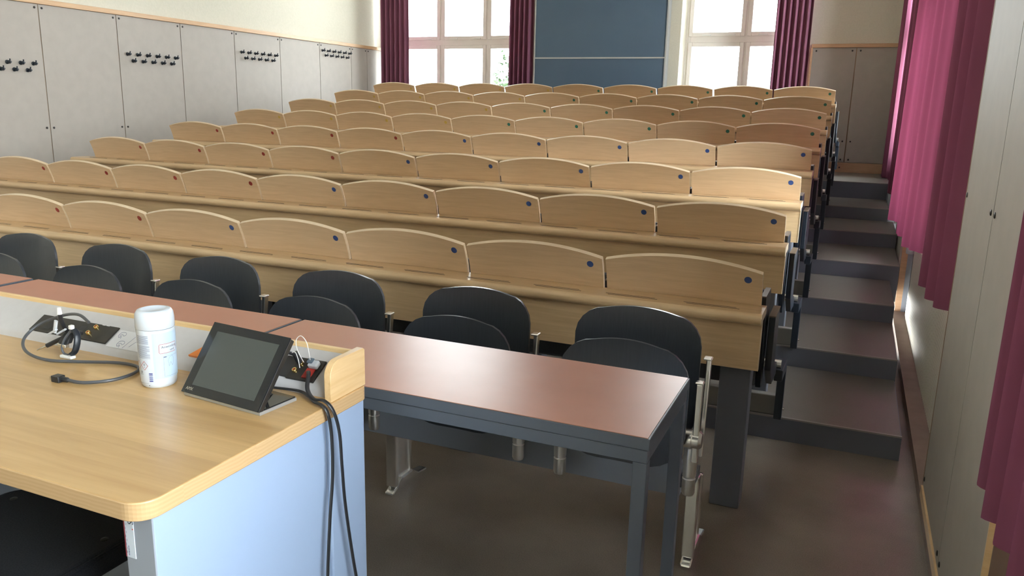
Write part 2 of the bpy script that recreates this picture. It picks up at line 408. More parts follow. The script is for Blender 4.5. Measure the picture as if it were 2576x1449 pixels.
# ------------------------------------------------------------------ outdoors
struct('ground', MB().box(-60, 60, -60, 90, -4.2, -4), GROUND)
def tree(x, y, zb, zc, r, label):
    t = empty('tree', (x, y, zb)); tag(t, label, 'tree')
    link('trunk', MB().tube([(0, 0, 0), (.05, 0, (zc - zb) * .5), (0, .05, zc - zb)], [.16, .12, .08], n=10), BARK, parent=t, smooth=True)
    mb = MB()
    for i in range(3800):
        d = Vector((random.gauss(0, 1), random.gauss(0, 1), random.gauss(0, 1))).normalized() * r * (random.random() ** .4)
        d.z *= 1.15; d *= 1 + .18 * math.sin(5 * d.x) * math.cos(4 * d.z)
        p = Vector((0, 0, zc - zb)) + d; s = random.uniform(.035, .075)
        a = Vector((random.gauss(0, 1), random.gauss(0, 1), random.gauss(0, .6))).normalized(); b = a.cross(Vector((random.gauss(0, 1), random.gauss(0, 1), 1))).normalized()
        mb.add([p - a * s, p + b * s * .45, p + a * s, p - b * s * .45], [(0, 1, 2, 3)])
    link('foliage', mb, LEAF, parent=t)
tree(-6.22, 15.4, -4.0, 1.7, .86, 'green leafy tree outside, seen through the back window beside the chalkboard')

# ------------------------------------------------------------------ curtains
def curtain(name, path, z0, z1, amp, nf, label, m, group=None, seed=1, flare=1.25, ph=0.0, rip=0.0):
    """pleated cloth hung along a plan path; amp pleat depth, nf pleats; hem a little fuller than the heading"""
    rnd = random.Random(seed); P = [Vector((p[0], p[1], 0)) for p in path]
    seg = [(P[i + 1] - P[i]).length for i in range(len(P) - 1)]; T = sum(seg)
    def at(u):
        d = u * T
        for i, s in enumerate(seg):
            if d <= s or i == len(seg) - 1:
                t = (P[i + 1] - P[i]).normalized(); return P[i] + t * d, Vector((t.y, -t.x, 0))
            d -= s
    K = nf * (14 if not rip else 60); J = 16; am = [amp * rnd.uniform(.65, 1.2) for _ in range(nf + 2)]; sk = [rnd.uniform(-.3, .3) for _ in range(nf + 2)]
    base = P[0]; vs = []; fs = []
    for j in range(J + 1):
        w = j / J; z = z0 + (z1 - z0) * w
        for k in range(K + 1):
            u = k / K; f = u * nf; i = int(min(f, nf - 1e-6)); c, n = at(u)
            a = am[i] * (1 - (f - i)) + am[i + 1] * (f - i)
            s = math.sin(2 * math.pi * (f + ph + .08 * sk[i] * (1 - w)))
            s = math.copysign(abs(s) ** .75, s) + rip * math.sin(2 * math.pi * (f * 2.7 + sk[i + 1])) + rip * .6 * math.sin(2 * math.pi * f * 6.1 + w)
            q = c + n * (a * s * (flare - (flare - .8) * w)) + Vector((0, 0, z))
            q.z += 0.006 * math.sin(3 * f) * (1 - w) if j == 0 else 0
            vs.append(q - base)
    for j in range(J):
        for k in range(K):
            a = j * (K + 1) + k; fs.append((a, a + 1, a + K + 2, a + K + 1))
    o = link(name, MB().add(vs, fs), m, loc=tuple(base), smooth=True, auto=180)
    tag(o, label, 'curtain', group)
    return o
curtain('curtain', [(-5.80, 9.08), (-5.39, 9.08)], .95, 3.95, .035, 6, 'magenta curtain in the back corner between grey wall panels and window', CURTB, seed=3)
curtain('curtain', [(-3.99, 9.08), (-3.69, 9.08)], .95, 3.95, .035, 5, 'magenta curtain between the back window and the chalkboard', CURTB, seed=5)
curtain('curtain', [(-.935, 9.07), (-.575, 9.07)], .95, 3.95, .04, 6, 'magenta curtain on the back window, next to the cream wall', CURTB, seed=8)
curtain('curtain', [(.285, 8.55), (.30, 9.12)], .76, 3.9, .035, 4, 'purple side curtain at the top landing by the back wall', CURT, seed=11)
curtain('curtain', [(.33, 6.98), (.315, 7.45), (.36, 7.8)], .745, 3.9, .04, 4, 'dark plum side curtain behind the bright white heating pipe', CURT, seed=13)
curtain('curtain', [(.40, 4.15), (.335, 4.5), (.315, 5.9)], .705, 3.9, .052, 3, 'glowing pink sunlit side curtain above the far end of radiator', CURTC, seed=16, ph=.2, flare=1.5, rip=.22)
curtain('curtain', [(.372, 2.985), (.345, 3.12), (.315, 3.55)], .70, 3.9, .033, 3, 'dark plum side curtain hanging against the grey panel edge above radiator', CURT, seed=19, ph=.1)
curtain('curtain', [(.325, 1.36), (.318, 1.72)], .665, 3.9, .032, 3, 'plum side curtain overlapping the grey wall panel next to lectern bay', CURT, seed=23, ph=.3)
curtain('curtain', [(.33, .85), (.325, 1.36)], .66, 3.9, .035, 4, 'mauve side curtain hanging lowest in the picture corner', CURT, seed=29)
# white heating riser pipe
hp = empty('heating_pipe', (.322, 6.42, .60)); tag(hp, 'slim white vertical heating pipe between two side curtains', 'pipe')
link('pipe', MB().tube([(0, 0, 0), (0, 0, 1.55), (.004, .03, 1.66), (.03, .06, 1.80)], .019, n=12), PIPEW, parent=hp, smooth=True)
link('clamp', MB().lathe([(.021, 1.40), (.026, 1.40), (.026, 1.425), (.021, 1.425)], n=14).box(-.03, -.02, -.006, .006, 1.40, 1.425), SILV, parent=hp)

# ------------------------------------------------------------------ radiators
def radiator(y0, y1, z0, z1, x, label):
    r = empty('radiator', (x, y0, z0)); tag(r, label, 'radiator')
    L, H = y1 - y0, z1 - z0; n = int(L / .032); poly = []
    for i in range(n):
        a = i * L / n; p = L / n
        poly += [(.0, a), (.0, a + p * .55), (.010, a + p * .65), (.010, a + p * .92)]
    poly += [(.035, L), (.035, 0)]
    link('ribbed_front', MB().prism(poly, 0, H, 'z'), RADW, parent=r)
    m = MB()
    for i in range(int(L / .03)): m.box(.0, .055, i * .03 + .004, i * .03 + .012, H - .001, H + .012)
    m.box(.036, .065, 0, L, 0, H)
    link('top_grille', m, RADW, parent=r)
    v = link('valve_head', MB().lathe([(0, 0), (.022, .0), (.026, .01), (.026, .06), (.02, .07), (0, .07)], c=(-.02, L + .05, H * .82), n=16), GREYW, parent=r, smooth=True)
    link('valve_pipe', MB().tube([(.01, L + .05, H * .85), (.01, L + .05, 0)], .009), SILV, parent=r, smooth=True)
radiator(3.05, 5.72, .052, .575, .412, 'long cream ribbed radiator under the side window, behind the curtains')
radiator(.2, 1.65, .052, .575, .44, 'cream radiator in the window bay beside the lectern')

# ------------------------------------------------------------------ chalkboard
cb = empty('chalkboard', (-3.665, 9.08, 1.0)); tag(cb, 'large blue sliding chalkboard on the back wall between the windows', 'blackboard')
for z0, z1, yy in ((.02, .945, 0), (.961, 2.85, .0)):
    link('writing_panel', MB().box(.012, 1.576, yy, yy + .03, z0, z1), BOARD, parent=cb)
link('panel_rail', MB().box(.008, 1.58, -.006, .03, .945, .961), ALU, parent=cb)
link('side_rail', MB().box(0, .014, -.008, .12, 0, 2.9), ALU, parent=cb)
link('side_rail', MB().box(1.574, 1.590, -.008, .12, 0, 2.9), ALU, parent=cb)

# ------------------------------------------------------------------ desk rows and seats
ROWN = ['front tier row', 'second tier row', 'third tier row', 'fourth tier row', 'fifth tier row', 'sixth tier row', 'seventh tier row', 'top tier row']
DL = 5.055                          # row length from x=-5.28 to -.225
def desk_row(i):
    z = RR * i; y = RP * i
    r = empty('bench_desk', (-.225, 2.56 + y, z if i < 7 else z))
    tag(r, 'long beech bench desk with rounded front edge, ' + ROWN[i], 'desk')
    # profile in (y,z): ledge, rolled nose, front panel
    pr = [(.145, .733), (.145, .708), (.055, .703), (.055, .534), (.037, .534), (.037, .690)]
    for k in range(17):
        a = math.radians(-100 - k * 10); pr.append((.019 + .019 * math.cos(a), .7135 + .0195 * math.sin(a)))
    o = link('ledge', MB().prism(pr, -DL, 0, 'x'), BEECH_DESK, parent=r)
    if i < 3:
        for k in range(18):
            xa = -.075 - k * .2745
            link('pen_groove', MB().box(xa - .175, xa, .050, .0532, .7325, .7335).box(xa - .187, xa - .012, .065, .0682, .7325, .7334), SCREW, parent=r)
    link('end_cap', MB().prism([(.0, .72), (.008, .733), (.145, .733), (.145, .706), (.057, .702), (.057, .534), (.035, .534), (.035, .69), (.004, .70)], 0, .0025, 'x'), BEECH_EDGE, parent=r)
    for k in range(5):
        x = -.07 - k * 1.05
        zb = -z if i == 0 else 0
        base = 0.0
        # the post stands on the tread the row is fixed to
        foot = -.0 if i == 0 else -RR * 0
        link('post', MB().box(x - .057, x + .045, .095, .19, 0 if i == 0 else 0, .534 if True else 0).box(x - .03, x + .03, .056, .1, .54, .70), POSTM, parent=r, bevel=.004)
    return r
rows = [desk_row(i) for i in range(8)]
# dull grey service duct at the foot of each riser
def duct(i):
    z = RR * (i + 1) if i < 6 else .777
    o = link('cable_duct', MB().box(-4.97, 0, 0, .040, 0, .088), DUCT, loc=(-.197, STEP0 + .012 + i * (RP + .003), z), bevel=.004)
    tag(o, 'low grey service duct on the step behind the ' + ROWN[i], 'duct')
for i in range(7): duct(i)

# seat prototype, origin at desk-top rear on the aisle end of the seat
SW = 0.545
def desk_flap_mesh():  # curved panel is a writing flap folded up, not a backrest
    mb = MB(); n = 20; w = SW - .008; th = .016; H = .113; arc = .034
    def top(u): return H + arc * (1 - (2 * u - 1) ** 2)
    def pos(u, v, back):
        z = v * top(u); x = -w * (1 - u) - .005
        y = -.22 * z - 1.2 * z * z + .012 * (1 - (2 * u - 1) ** 2); sl = .22 + 2.4 * z; q = th / math.sqrt(1 + sl * sl)
        return (x, y + (q if back else 0), z + (q * sl if back and v > .01 else 0))
    vs = []; fs = []; m = 4
    for b in (0, 1):
        for i in range(n + 1):
            for j in range(m + 1): vs.append(pos(i / n, j / m, b))
    S = (n + 1) * (m + 1)
    for i in range(n):
        for j in range(m):
            a = i * (m + 1) + j
            fs.append((a, a + m + 1, a + m + 2, a + 1)); fs.append((S + a, S + a + 1, S + a + m + 2, S + a + m + 1))
    edge = []
    for i in range(n):
        a = i * (m + 1) + m; edge.append((a, a + m + 1, S + a + m + 1, S + a))
        a = i * (m + 1); fs.append((a, S + a, S + a + m + 1, a + m + 1))
    for j in range(m):
        edge.append((j, j + 1, S + j + 1, S + j)); a = n * (m + 1) + j; edge.append((a, S + a, S + a + 1, a + 1))
    return vs, fs, edge
def make_seat():
    r = empty('lecture_seat')
    vs, fs, edge = desk_flap_mesh()
    me = bpy.data.meshes.new('desk_flap'); me.from_pydata(vs, [], fs + edge); me.update()
    me.materials.append(BEECH); me.materials.append(BEECH_EDGE)
    for p in list(me.polygons)[len(fs):]: p.material_index = 1
    for p in me.polygons: p.use_smooth = True
    bm = bmesh.new(); bm.from_mesh(me); bmesh.ops.recalc_face_normals(bm, faces=bm.faces); bm.to_mesh(me); bm.free()
    me.set_sharp_from_angle(angle=math.radians(40))
    o = bpy.data.objects.new('desk_flap', me); COL.objects.link(o); o.parent = r
    # dot sticker lies on the front face
    dm = MB(); c = Vector((-.052, 0, .088)); R_ = .0125; vs = []; n = 24
    def fy(x, z): u = 1 + (x + .005) / (SW - .01); return -.22 * z - 1.2 * z * z + .012 * (1 - (2 * u - 1) ** 2)
    for off in (-.0012, .0):
        for k in range(n):
            x = c.x + R_ * math.cos(k * 2 * math.pi / n); z = c.z + R_ * .95 * math.sin(k * 2 * math.pi / n)
            vs.append((x, fy(x, z) + off, z))
    dm.add(vs, [tuple(range(n))] + [(k, (k + 1) % n, n + (k + 1) % n, n + k) for k in range(n)])
    d = link('number_dot', dm, DOTS['blue'], parent=r)
    # folded tip-up seat hinged low behind, its swing arm and its black steel foot
    zt = -.733
    pan = MB().prism([(.10, zt + .415), (.155, zt + .40), (.215, zt + .72), (.19, zt + .752), (.165, zt + .752)], -.50, -.012, 'x')
    link('tip_up_seat', pan, SEATBLK, parent=r, bevel=.006)
    link('seat_edge', MB().prism([(.04, zt + .752), (.20, zt + .752), (.215, zt + .72), (.20, zt + .42), (.155, zt + .395), (.135, zt + .40), (.06, zt + .62)], -.012, .006, 'x'), BLKSTEEL, parent=r, bevel=.002)
    link('edge_cap', MB().box(-.012, .006, .04, .195, zt + .753, zt + .757), PLYCAP, parent=r)
    a = link('swing_arm', MB().prism([(.13, zt + .665), (.30, zt + .665), (.30, zt + .44), (.42, zt + .42), (.42, zt + .37), (.24, zt + .385), (.13, zt + .47)], .014, .036, 'x'), BLKSTEEL, parent=r, bevel=.003)
    link('arm_cap', MB().box(.013, .037, .128, .302, zt + .666, zt + .670), PLYCAP, parent=a)
    link('hinge_tube', MB().lathe([(0, -.06), (.018, -.06), (.018, .052), (0, .052)], c=(0, .44, zt + .405), n=16, axis='x'), CHROME, parent=r, smooth=True)
    lg = link('support_leg', MB().prism([(.42, zt + .385), (.665, zt + .365), (.665, zt + .105), (.625, zt + .105), (.625, zt + .325), (.42, zt + .34)], .030, .062, 'x'), BLKSTEEL, parent=r, bevel=.003)
    link('leg_bolt', MB().lathe([(0, .062), (.006, .062), (.006, .068), (0, .07)], c=(0, .645, zt + .15), n=10, axis='x'), SILV, parent=lg)
    return r, d
proto, pdot = make_seat()
dot_me = {}
for c, m in DOTS.items():
    me = pdot.data.copy(); me.materials.clear(); me.materials.append(m); dot_me[c] = me
place = []
for i in range(8):
    for j in range(9):
        colr = ('blue' if i < 4 else 'green') if j < 5 else ('red' if i < 4 else 'yellow')
        s = proto if (i, j) == (0, 0) else copy_tree(proto)
        s.location = (-.235 - j * .5503, 2.693 + RP * i, .7335 + RR * i)
        for ch in s.children:
            if ch.name.startswith('number_dot'): ch.data = dot_me[colr]
            if ch.name.startswith('support_leg') and i == 7: ch.location.z = 0
        tag(s, 'raised beech desk flap with %s dot, %s from the stair aisle, %s' % (colr, ORD[j], ROWN[i]), 'seat', 'curved beech desk flaps and tip-up seats of the ' + ROWN[i])

# ------------------------------------------------------------------ black beam-mounted chairs
def shell(w, h, rc_top, rc_bot, bow, lean, th=.010, nu=18, nv=16):
    """rounded ply shell standing in xz, bowed in y (centre pushed back) and leaning back with height"""
    mb = MB(); vs = []; fs = []
    def half(v):
        z = v * h
        x = w / 2
        if h - z < rc_top: q = rc_top - (h - z); x -= rc_top - math.sqrt(max(rc_top ** 2 - q ** 2, 0))
        if z < rc_bot: q = rc_bot - z; x -= rc_bot - math.sqrt(max(rc_bot ** 2 - q ** 2, 0))
        return max(x, .002)
    vv = [0.5 - 0.5 * math.cos(math.pi * j / nv) for j in range(nv + 1)]
    for b in (0, 1):
        for v in vv:
            hx = half(v)
            for i in range(nu + 1):
                s = 2 * i / nu - 1; x = hx * s
                crown = .011 * (1 - s * s) * v
                y = lean * v * h + bow * (1 - (x / (w / 2)) ** 2) + b * th
                vs.append((x, y, v * h + crown))
    S = (nu + 1) * (nv + 1)
    for j in range(nv):
        for i in range(nu):
            a = j * (nu + 1) + i
            fs.append((a, a + 1, a + nu + 2, a + nu + 1)); fs.append((S + a, S + a + nu + 1, S + a + nu + 2, S + a + 1))
    for j in range(nv):
        for a in (j * (nu + 1), j * (nu + 1) + nu): fs.append((a, a + nu + 1, S + a + nu + 1, S + a))
    for i in range(nu):
        for a in (i, nv * (nu + 1) + i): fs.append((a, a + 1, S + a + 1, S + a))
    return mb.add(vs, fs)
def make_chair():
    r = empty('tip_up_chair')
    b = link('backrest', shell(.378, .352, .082, .06, .03, .05), SEATBLK, parent=r, smooth=True); b.location = (0, .075, .435)
    s = link('seat', shell(.372, .352, .092, .12, .02, .02), SEATBLK, parent=r, smooth=True); s.location = (0, -.055, .375)
    # cast arms at each side: flat bars with small caps, hub, stub to the beam
    arm = MB().box(-.009, .009, -.014, .010, .47, .70).box(-.013, .011, -.014, .010, .70, .706)
    link('seat_bar', arm, CHROME, parent=r, bevel=.003).location = (.210, -.012, -.062)
    arm2 = MB().prism([(.0, .44), (.012, .44), (.052, .725), (.030, .725)], -.007, .007, 'x').box(-.016, .009, .026, .054, .722, .729)
    link('back_bar', arm2, CHROME, parent=r, bevel=.003).location = (.214, .05, -.045)
    link('hub', MB().lathe([(0, -.03), (.024, -.03), (.028, -.024), (.028, -.002), (.026, 0), (.028, .002), (.028, .018), (.02, .026), (0, .026)], c=(.20, -.005, .47), n=24, axis='x'), CHROME, parent=r, smooth=True)
    link('stub', MB().lathe([(0, .295), (.016, .295), (.019, .302), (.019, .345), (.0165, .347), (.0165, .350), (.019, .352), (.021, .40), (.019, .44), (0, .44)], c=(.195, .01, 0), n=20), CHROME_D, parent=r, smooth=True)
    return r
ch0 = make_chair()
CP = .528
names = ['standing by the table end next to the aisle', 'second from the aisle along the long beam', 'third from the aisle, behind the table joint',
         'fourth from the aisle, behind the white tub', 'fifth from the aisle along the long beam', 'sixth from the aisle, cut by the picture edge']
for k in range(6):
    c = ch0 if k == 0 else copy_tree(ch0)
    c.location = (-.535 - CP * k, 2.10, 0)
    tag(c, 'black plywood tip-up chair with chrome bars, ' + names[k], 'chair', 'black tip-up chairs behind the brown tables')
bm_ = empty('chair_beam', (-.30, 2.18, 0)); tag(bm_, 'dark grey steel beam on chrome stands carrying the black chairs', 'beam')
link('beam', MB().box(-3.5, -.075, 0, .045, .245, .345), BEAMM, parent=bm_, bevel=.003)
link('bracket', MB().box(-.07, -.03, -.05, .06, .30, .33), STEEL, parent=bm_)
def stand(x):
    s = link('stand', MB().box(x - .019, x + .019, .035, .060, .03, .30).box(x - .006, x + .006, .055, .16, .02, .26).box(x - .012, x + .012, .15, .165, .02, .26), CHROME, parent=bm_, bevel=.004)
    f = MB().prism([(.02, 0), (.02, .014), (.05, .026), (.085, .05), (.16, .05), (.20, .024), (.265, .014), (.265, 0)], x - .018, x + .018, 'x')
    link('foot', f, CHROME, parent=s, bevel=.006)
    link('recess', MB().box(x - .010, x + .010, .043, .046, .05, .235), CHROME_D, parent=s)
for x in (-.045, -1.10, -2.15, -3.2): stand(x)
for x in (-.425,): link('seat_mount', MB().lathe([(0, .285), (.016, .285), (.019, .292), (.019, .335), (.0165, .337), (.0165, .340), (.019, .342), (.021, .41), (0, .41)], c=(x, -.085, 0), n=20), CHROME_D, parent=bm_, smooth=True)

# ------------------------------------------------------------------ brown tables
def table(x0, x1, label):
    L = x1 - x0; D = .413
    t = empty('table', (x1, 1.464, 0)); tag(t, label, 'table', 'brown laminate tables in front of the black chairs')
    link('table_top', MB().box(-L, 0, 0, D, .695, .72), STEEL, parent=t, bevel=.0015)
    link('laminate_surface', MB().box(-L + .004, -.005, .003, D - .002, .7195, .7212), LAMINATE, parent=t)
    link('frame', MB().box(-L + .004, -.004, .004, .032, .664, .693).box(-L + .004, -.004, D - .032, D - .004, .664, .693)
         .box(-L + .004, -L + .032, .03, D - .03, .664, .693).box(-.032, -.004, .03, D - .03, .664, .693), STEEL, parent=t, bevel=.002)
    for x in (-.034, -L + .004):
        for y in (.004, D - .034):
            link('leg', MB().box(x, x + .03, y, y + .03, 0, .664), STEEL, parent=t, bevel=.002)
table(-1.487, -.318, 'brown laminate table on slate steel legs, its free end by the aisle')
table(-2.664, -1.495, 'brown laminate table half hidden behind the lectern and white tub')
table(-3.86, -2.690, 'brown laminate table at the picture edge, beyond the joint strip')

# ------------------------------------------------------------------ lectern desk
LX, LY = -.935, .778
lec = empty('lectern_desk', (LX, LY, 0)); tag(lec, 'large maple lectern desk with daylight-tinted white side panel and raised cable rail', 'desk')
def rounded_rect(x0, x1, y0, y1, r00, r10, r11, r01, n=8):
    pts = []
    for cx, cy, r, a0 in ((x0 + r00, y0 + r00, r00, 180), (x1 - r10, y0 + r10, r10, 270), (x1 - r11, y1 - r11, r11, 0), (x0 + r01, y1 - r01, r01, 90)):
        for k in range(n + 1):
            a = math.radians(a0 + 90 * k / n); pts.append((cx + r * math.cos(a), cy + r * math.sin(a)))
    return pts
def maple_top():
    m = mat('maple_staves', (.7, .5, .25), 0.3, coat=0.25)
    L = m.node_tree.links; b = m.node_tree.nodes['Principled BSDF']
    tc = N(m, 'ShaderNodeTexCoord'); sp = N(m, 'ShaderNodeSeparateXYZ'); L.new(tc.outputs['Object'], sp.inputs[0])
    br = N(m, 'ShaderNodeTexBrick'); br.offset = 0.37; br.inputs['Scale'].default_value = 1; br.inputs['Brick Width'].default_value = 1.6
    br.inputs['Row Height'].default_value = .085; br.inputs['Mortar Size'].default_value = 0; br.inputs['Color1'].default_value = (0, 0, 0, 1); br.inputs['Color2'].default_value = (1, 1, 1, 1)
    L.new(tc.outputs['Object'], br.inputs['Vector'])
    mp = N(m, 'ShaderNodeMapping'); mp.inputs['Scale'].default_value = (2.2, 34, 34); L.new(tc.outputs['Object'], mp.inputs[0])
    ad = N(m, 'ShaderNodeVectorMath', operation='MULTIPLY_ADD'); L.new(br.outputs[0], ad.inputs[0]); ad.inputs[1].default_value = (9, 9, 9); L.new(mp.outputs[0], ad.inputs[2])
    nz = N(m, 'ShaderNodeTexNoise'); nz.inputs['Scale'].default_value = 1.4; nz.inputs['Detail'].default_value = 5; nz.inputs['Distortion'].default_value = .5
    L.new(ad.outputs[0], nz.inputs['Vector'])
    cr = N(m, 'ShaderNodeValToRGB'); cr.color_ramp.elements[0].position = .3; cr.color_ramp.elements[1].position = .72
    cr.color_ramp.elements[0].color = (.50, .305, .125, 1); cr.color_ramp.elements[1].color = (.62, .405, .18, 1)
    L.new(nz.outputs[0], cr.inputs[0])
    mx = N(m, 'ShaderNodeMix', data_type='RGBA', blend_type='MULTIPLY'); mx.inputs[0].default_value = .5
    c2 = N(m, 'ShaderNodeMapRange'); c2.inputs['To Min'].default_value = .82; c2.inputs['To Max'].default_value = 1.12
    L.new(br.outputs[0], c2.inputs[0]); L.new(cr.outputs[0], mx.inputs[6]); L.new(c2.outputs[0], mx.inputs[7])
    L.new(mx.outputs[2], b.inputs['Base Color'])
    return m
def stave_edge():
    m = mat('maple_stave_edge', (.7, .5, .25), 0.4)
    L = m.node_tree.links; b = m.node_tree.nodes['Principled BSDF']
    tc = N(m, 'ShaderNodeTexCoord')
    br = N(m, 'ShaderNodeTexBrick'); br.offset = 0; br.inputs['Scale'].default_value = 1; br.inputs['Brick Width'].default_value = 20; br.inputs['Row Height'].default_value = .085
    br.inputs['Mortar Size'].default_value = 0; br.inputs['Color1'].default_value = (0, 0, 0, 1); br.inputs['Color2'].default_value = (1, 1, 1, 1)
    L.new(tc.outputs['Object'], br.inputs['Vector'])
    wv = N(m, 'ShaderNodeTexWave'); wv.inputs['Scale'].default_value = 45; wv.inputs['Distortion'].default_value = 5; wv.inputs['Detail Scale'].default_value = .3; wv.bands_direction = 'Z'
    ad = N(m, 'ShaderNodeVectorMath', operation='MULTIPLY_ADD'); L.new(br.outputs[0], ad.inputs[0]); ad.inputs[1].default_value = (1, 1, .4); L.new(tc.outputs['Object'], ad.inputs[2])
    L.new(ad.outputs[0], wv.inputs['Vector'])
    cr = N(m, 'ShaderNodeValToRGB'); cr.color_ramp.elements[0].color = (.54, .35, .175, 1); cr.color_ramp.elements[1].color = (.58, .39, .205, 1)
    L.new(wv.outputs[0], cr.inputs[0]); L.new(cr.outputs[0], b.inputs['Base Color'])
    return m
TOPM, EDGEM = maple_top(), stave_edge()
DW = 1.30; DD = .613
pts = rounded_rect(-DW, 0, 0, DD, .02, .04, .02, .02, 10)
me = MB().prism(pts, .728, .76, 'z').mesh('desk_top'); me.materials.append(TOPM); me.materials.append(EDGEM)
for p in me.polygons: p.material_index = 0 if abs(p.normal.z) > .5 else 1
dt = bpy.data.objects.new('desk_top', me); COL.objects.link(dt); dt.parent = lec
bv = dt.modifiers.new('b', 'BEVEL'); bv.width = .0025; bv.segments = 2; bv.limit_method = 'ANGLE'; bv.angle_limit = math.radians(50)
# carcass: side panels, front posts, modesty panel
sp_ = link('side_panel', MB().box(-.028, -.010, .03, .470, 0, .728), WHITE_SKYTINT, parent=lec, bevel=.002)
link('side_panel', MB().box(-.028, -.007, .478, .607, 0, .728), WHITE_SKYTINT, parent=lec, bevel=.004)
link('side_channel', MB().box(-.028, -.016, .470, .478, 0, .728), GREYLAC, parent=lec)
po = link('front_post', MB().box(-.072, -.0105, .028, .05, 0, .728), GREYLAC, parent=lec, bevel=.001)
link('inner_panel', MB().box(-.072, -.060, .05, .58, 0, .728), GREYLAC, parent=lec)
link('modesty_panel', MB().box(-DW + .03, -.03, .575, .595, .02, .728), GREYLAC, parent=lec)
link('side_panel', MB().box(-DW + .01, -DW + .03, .03, .60, 0, .728), WHITE_SKYTINT, parent=lec)
# sticker on the post
stk = link('sticker', MB().box(-.071, -.051, .0268, .028, .645, .726), LABELP, parent=po)
link('sticker_stripe', MB().box(-.0715, -.0695, .0262, .0269, .645, .726), DREDINK, parent=stk)
v, f = text_mesh('S', .017); vv = [(-.0615 + .0 + (y), .0263, .712 - x) for x, y, z in v]
link('sticker_letter', MB().add(vv, f), DINK, parent=stk)
link('sticker_letter', MB().box(-.061, -.0485 - .003, .0262, .0267, .7165, .7265).box(-.0535, -.0515, .0262, .0267, .696, .698), REDINK, parent=stk)
m_ = MB()
for k in range(9): m_.box(-.0685 + (k % 2) * .0015, -.0680 + (k % 2) * .0015, .0263, .0267, .652 + k * .007, .656 + k * .007)
for k in range(4): m_.box(-.0645, -.0630, .0262, .0267, .649 + k * .0045, .6525 + k * .0045)
link('sticker_print', m_, INK, parent=stk)
# raised rail
RL = -DW + .01
yy0, yy1 = 1.285 - LY, 1.372 - LY
prof = [(.595, .76), (yy0 - .006, .76), (yy0 - .002, .770), (yy0 + .001, .777), (yy1 - .018, .8185), (yy1, .828), (.595, .832)]
rail = link('cable_rail', MB().prism(prof, RL, -.020, 'x'), SLOPE, parent=lec, smooth=True)
link('rail_edging', MB().box(RL, -.020, .594, .604, .755, .839), MAPLE, parent=lec, bevel=.0025)
ec = [(.609, .76), (.484, .76), (.484, .812)]
for k in range(9):
    a = math.radians(180 - 90 * k / 8); ec.append((.484 + .032 + .032 * math.cos(a), .814 + .031 * math.sin(a)))
ec += [(.602, .846), (.609, .841)]
link('rail_end_block', MB().prism(ec, -.020, -.004, 'x'), MAPLE_Y, parent=lec, smooth=True, bevel=.001)

# slope frame: local coordinates (u along x, s up the slope, h above)
SA = Vector((0, 1.285, .777)); SB = Vector((0, 1.354, .8185)); SU = (SB - SA).normalized(); SN = Vector((0, -SU.z, SU.y))
def onslope(x, s, h=0): return Vector((x, SA.y, SA.z)) + SU * s + SN * h
def slope_box(mb, x0, x1, s0, s1, h0, h1, sh=0.0):
    vs = [onslope(x, s, h) for h in (h0, h1) for x, s in ((x0, s0), (x1, s0), (x1 + sh, s1), (x0 + sh, s1))]
    return mb.add(vs, [(0, 3, 2, 1), (4, 5, 6, 7), (0, 1, 5, 4), (1, 2, 6, 5), (2, 3, 7, 6), (3, 0, 4, 7)])
def slope_lathe(prof, x, s, n=18):
    mb = MB(); vs = []; m = len(prof)
    for i in range(n):
        a = 2 * math.pi * i / n
        for r, h in prof: vs.append(onslope(x + r * math.cos(a), s + r * math.sin(a), h))
    fs = [(i * m + j, ((i + 1) % n) * m + j, ((i + 1) % n) * m + j + 1, i * m + j + 1) for i in range(n) for j in range(m - 1)]
    fs.append(tuple(i * m + m - 1 for i in range(n)))
    return mb.add(vs, fs)
def world_child(name, mb, m, root, **k):
    """mesh given in world coordinates, stored relative to its root (roots are unrotated)"""
    l = root.location; mb.v = [(p[0] - l[0], p[1] - l[1], p[2] - l[2]) for p in mb.v]
    return link(name, mb, m, parent=root, **k)
def sockets(root, spots):
    for x, s in spots:
        j = world_child('phono_jack', slope_lathe([(.0085, 0), (.0085, .002), (.006, .003), (.0058, .011), (.0052, .012), (.003, .012), (.003, .004)], x, s), GOLD, root, smooth=True)
        world_child('jack_core', slope_lathe([(.003, .004), (.0028, .0105)], x, s), RED, root)
p1 = empty('connector_plate', tuple(onslope(-1.75, .03))); tag(p1, 'black connector plate on the rail under the cable bundle, two gold jacks', 'socket plate')
world_child('plate', slope_box(MB(), -1.888, -1.619, .008, .062, 0, .004), BLACKP, p1, bevel=.001)
sockets(p1, [(-1.683, .048), (-1.690, .027)])
world_child('engraved_mark', slope_box(slope_box(MB(), -1.676, -1.666, .060, .0615, .004, .0044), -1.663, -1.652, .060, .0615, .004, .0044), PAPER, p1)
world_child('cable_opening', slope_box(slope_box(MB(), -1.85, -1.825, .018, .05, .0035, .0045, .01), -1.735, -1.715, .030, .048, .0035, .0045), RUBBER, p1)
p2 = empty('connector_plate', tuple(onslope(-1.05, .03))); tag(p2, 'black connector plate next to the touch panel with jacks and red socket', 'socket plate')
world_child('plate', slope_box(MB(), -1.110, -1.072, .012, .068, 0, .003), RUBBER, p2)
world_child('plate', slope_box(MB(), -1.078, -1.006, .008, .068, 0, .005), BLACKP, p2, bevel=.001)
sockets(p2, [(-1.060, .048), (-1.064, .028)])
world_child('red_socket', slope_box(MB(), -1.038, -1.018, .014, .040, .005, .008), RED, p2)
world_child('engraved_mark', slope_box(slope_box(MB(), -1.052, -1.047, .057, .060, .005, .0054), -1.045, -1.040, .057, .060, .005, .0054), PAPER, p2)
pl = empty('plug_adapter', tuple(onslope(-1.02, .045, .006))); tag(pl, 'small white and grey plug pushed into the connector plate', 'plug')
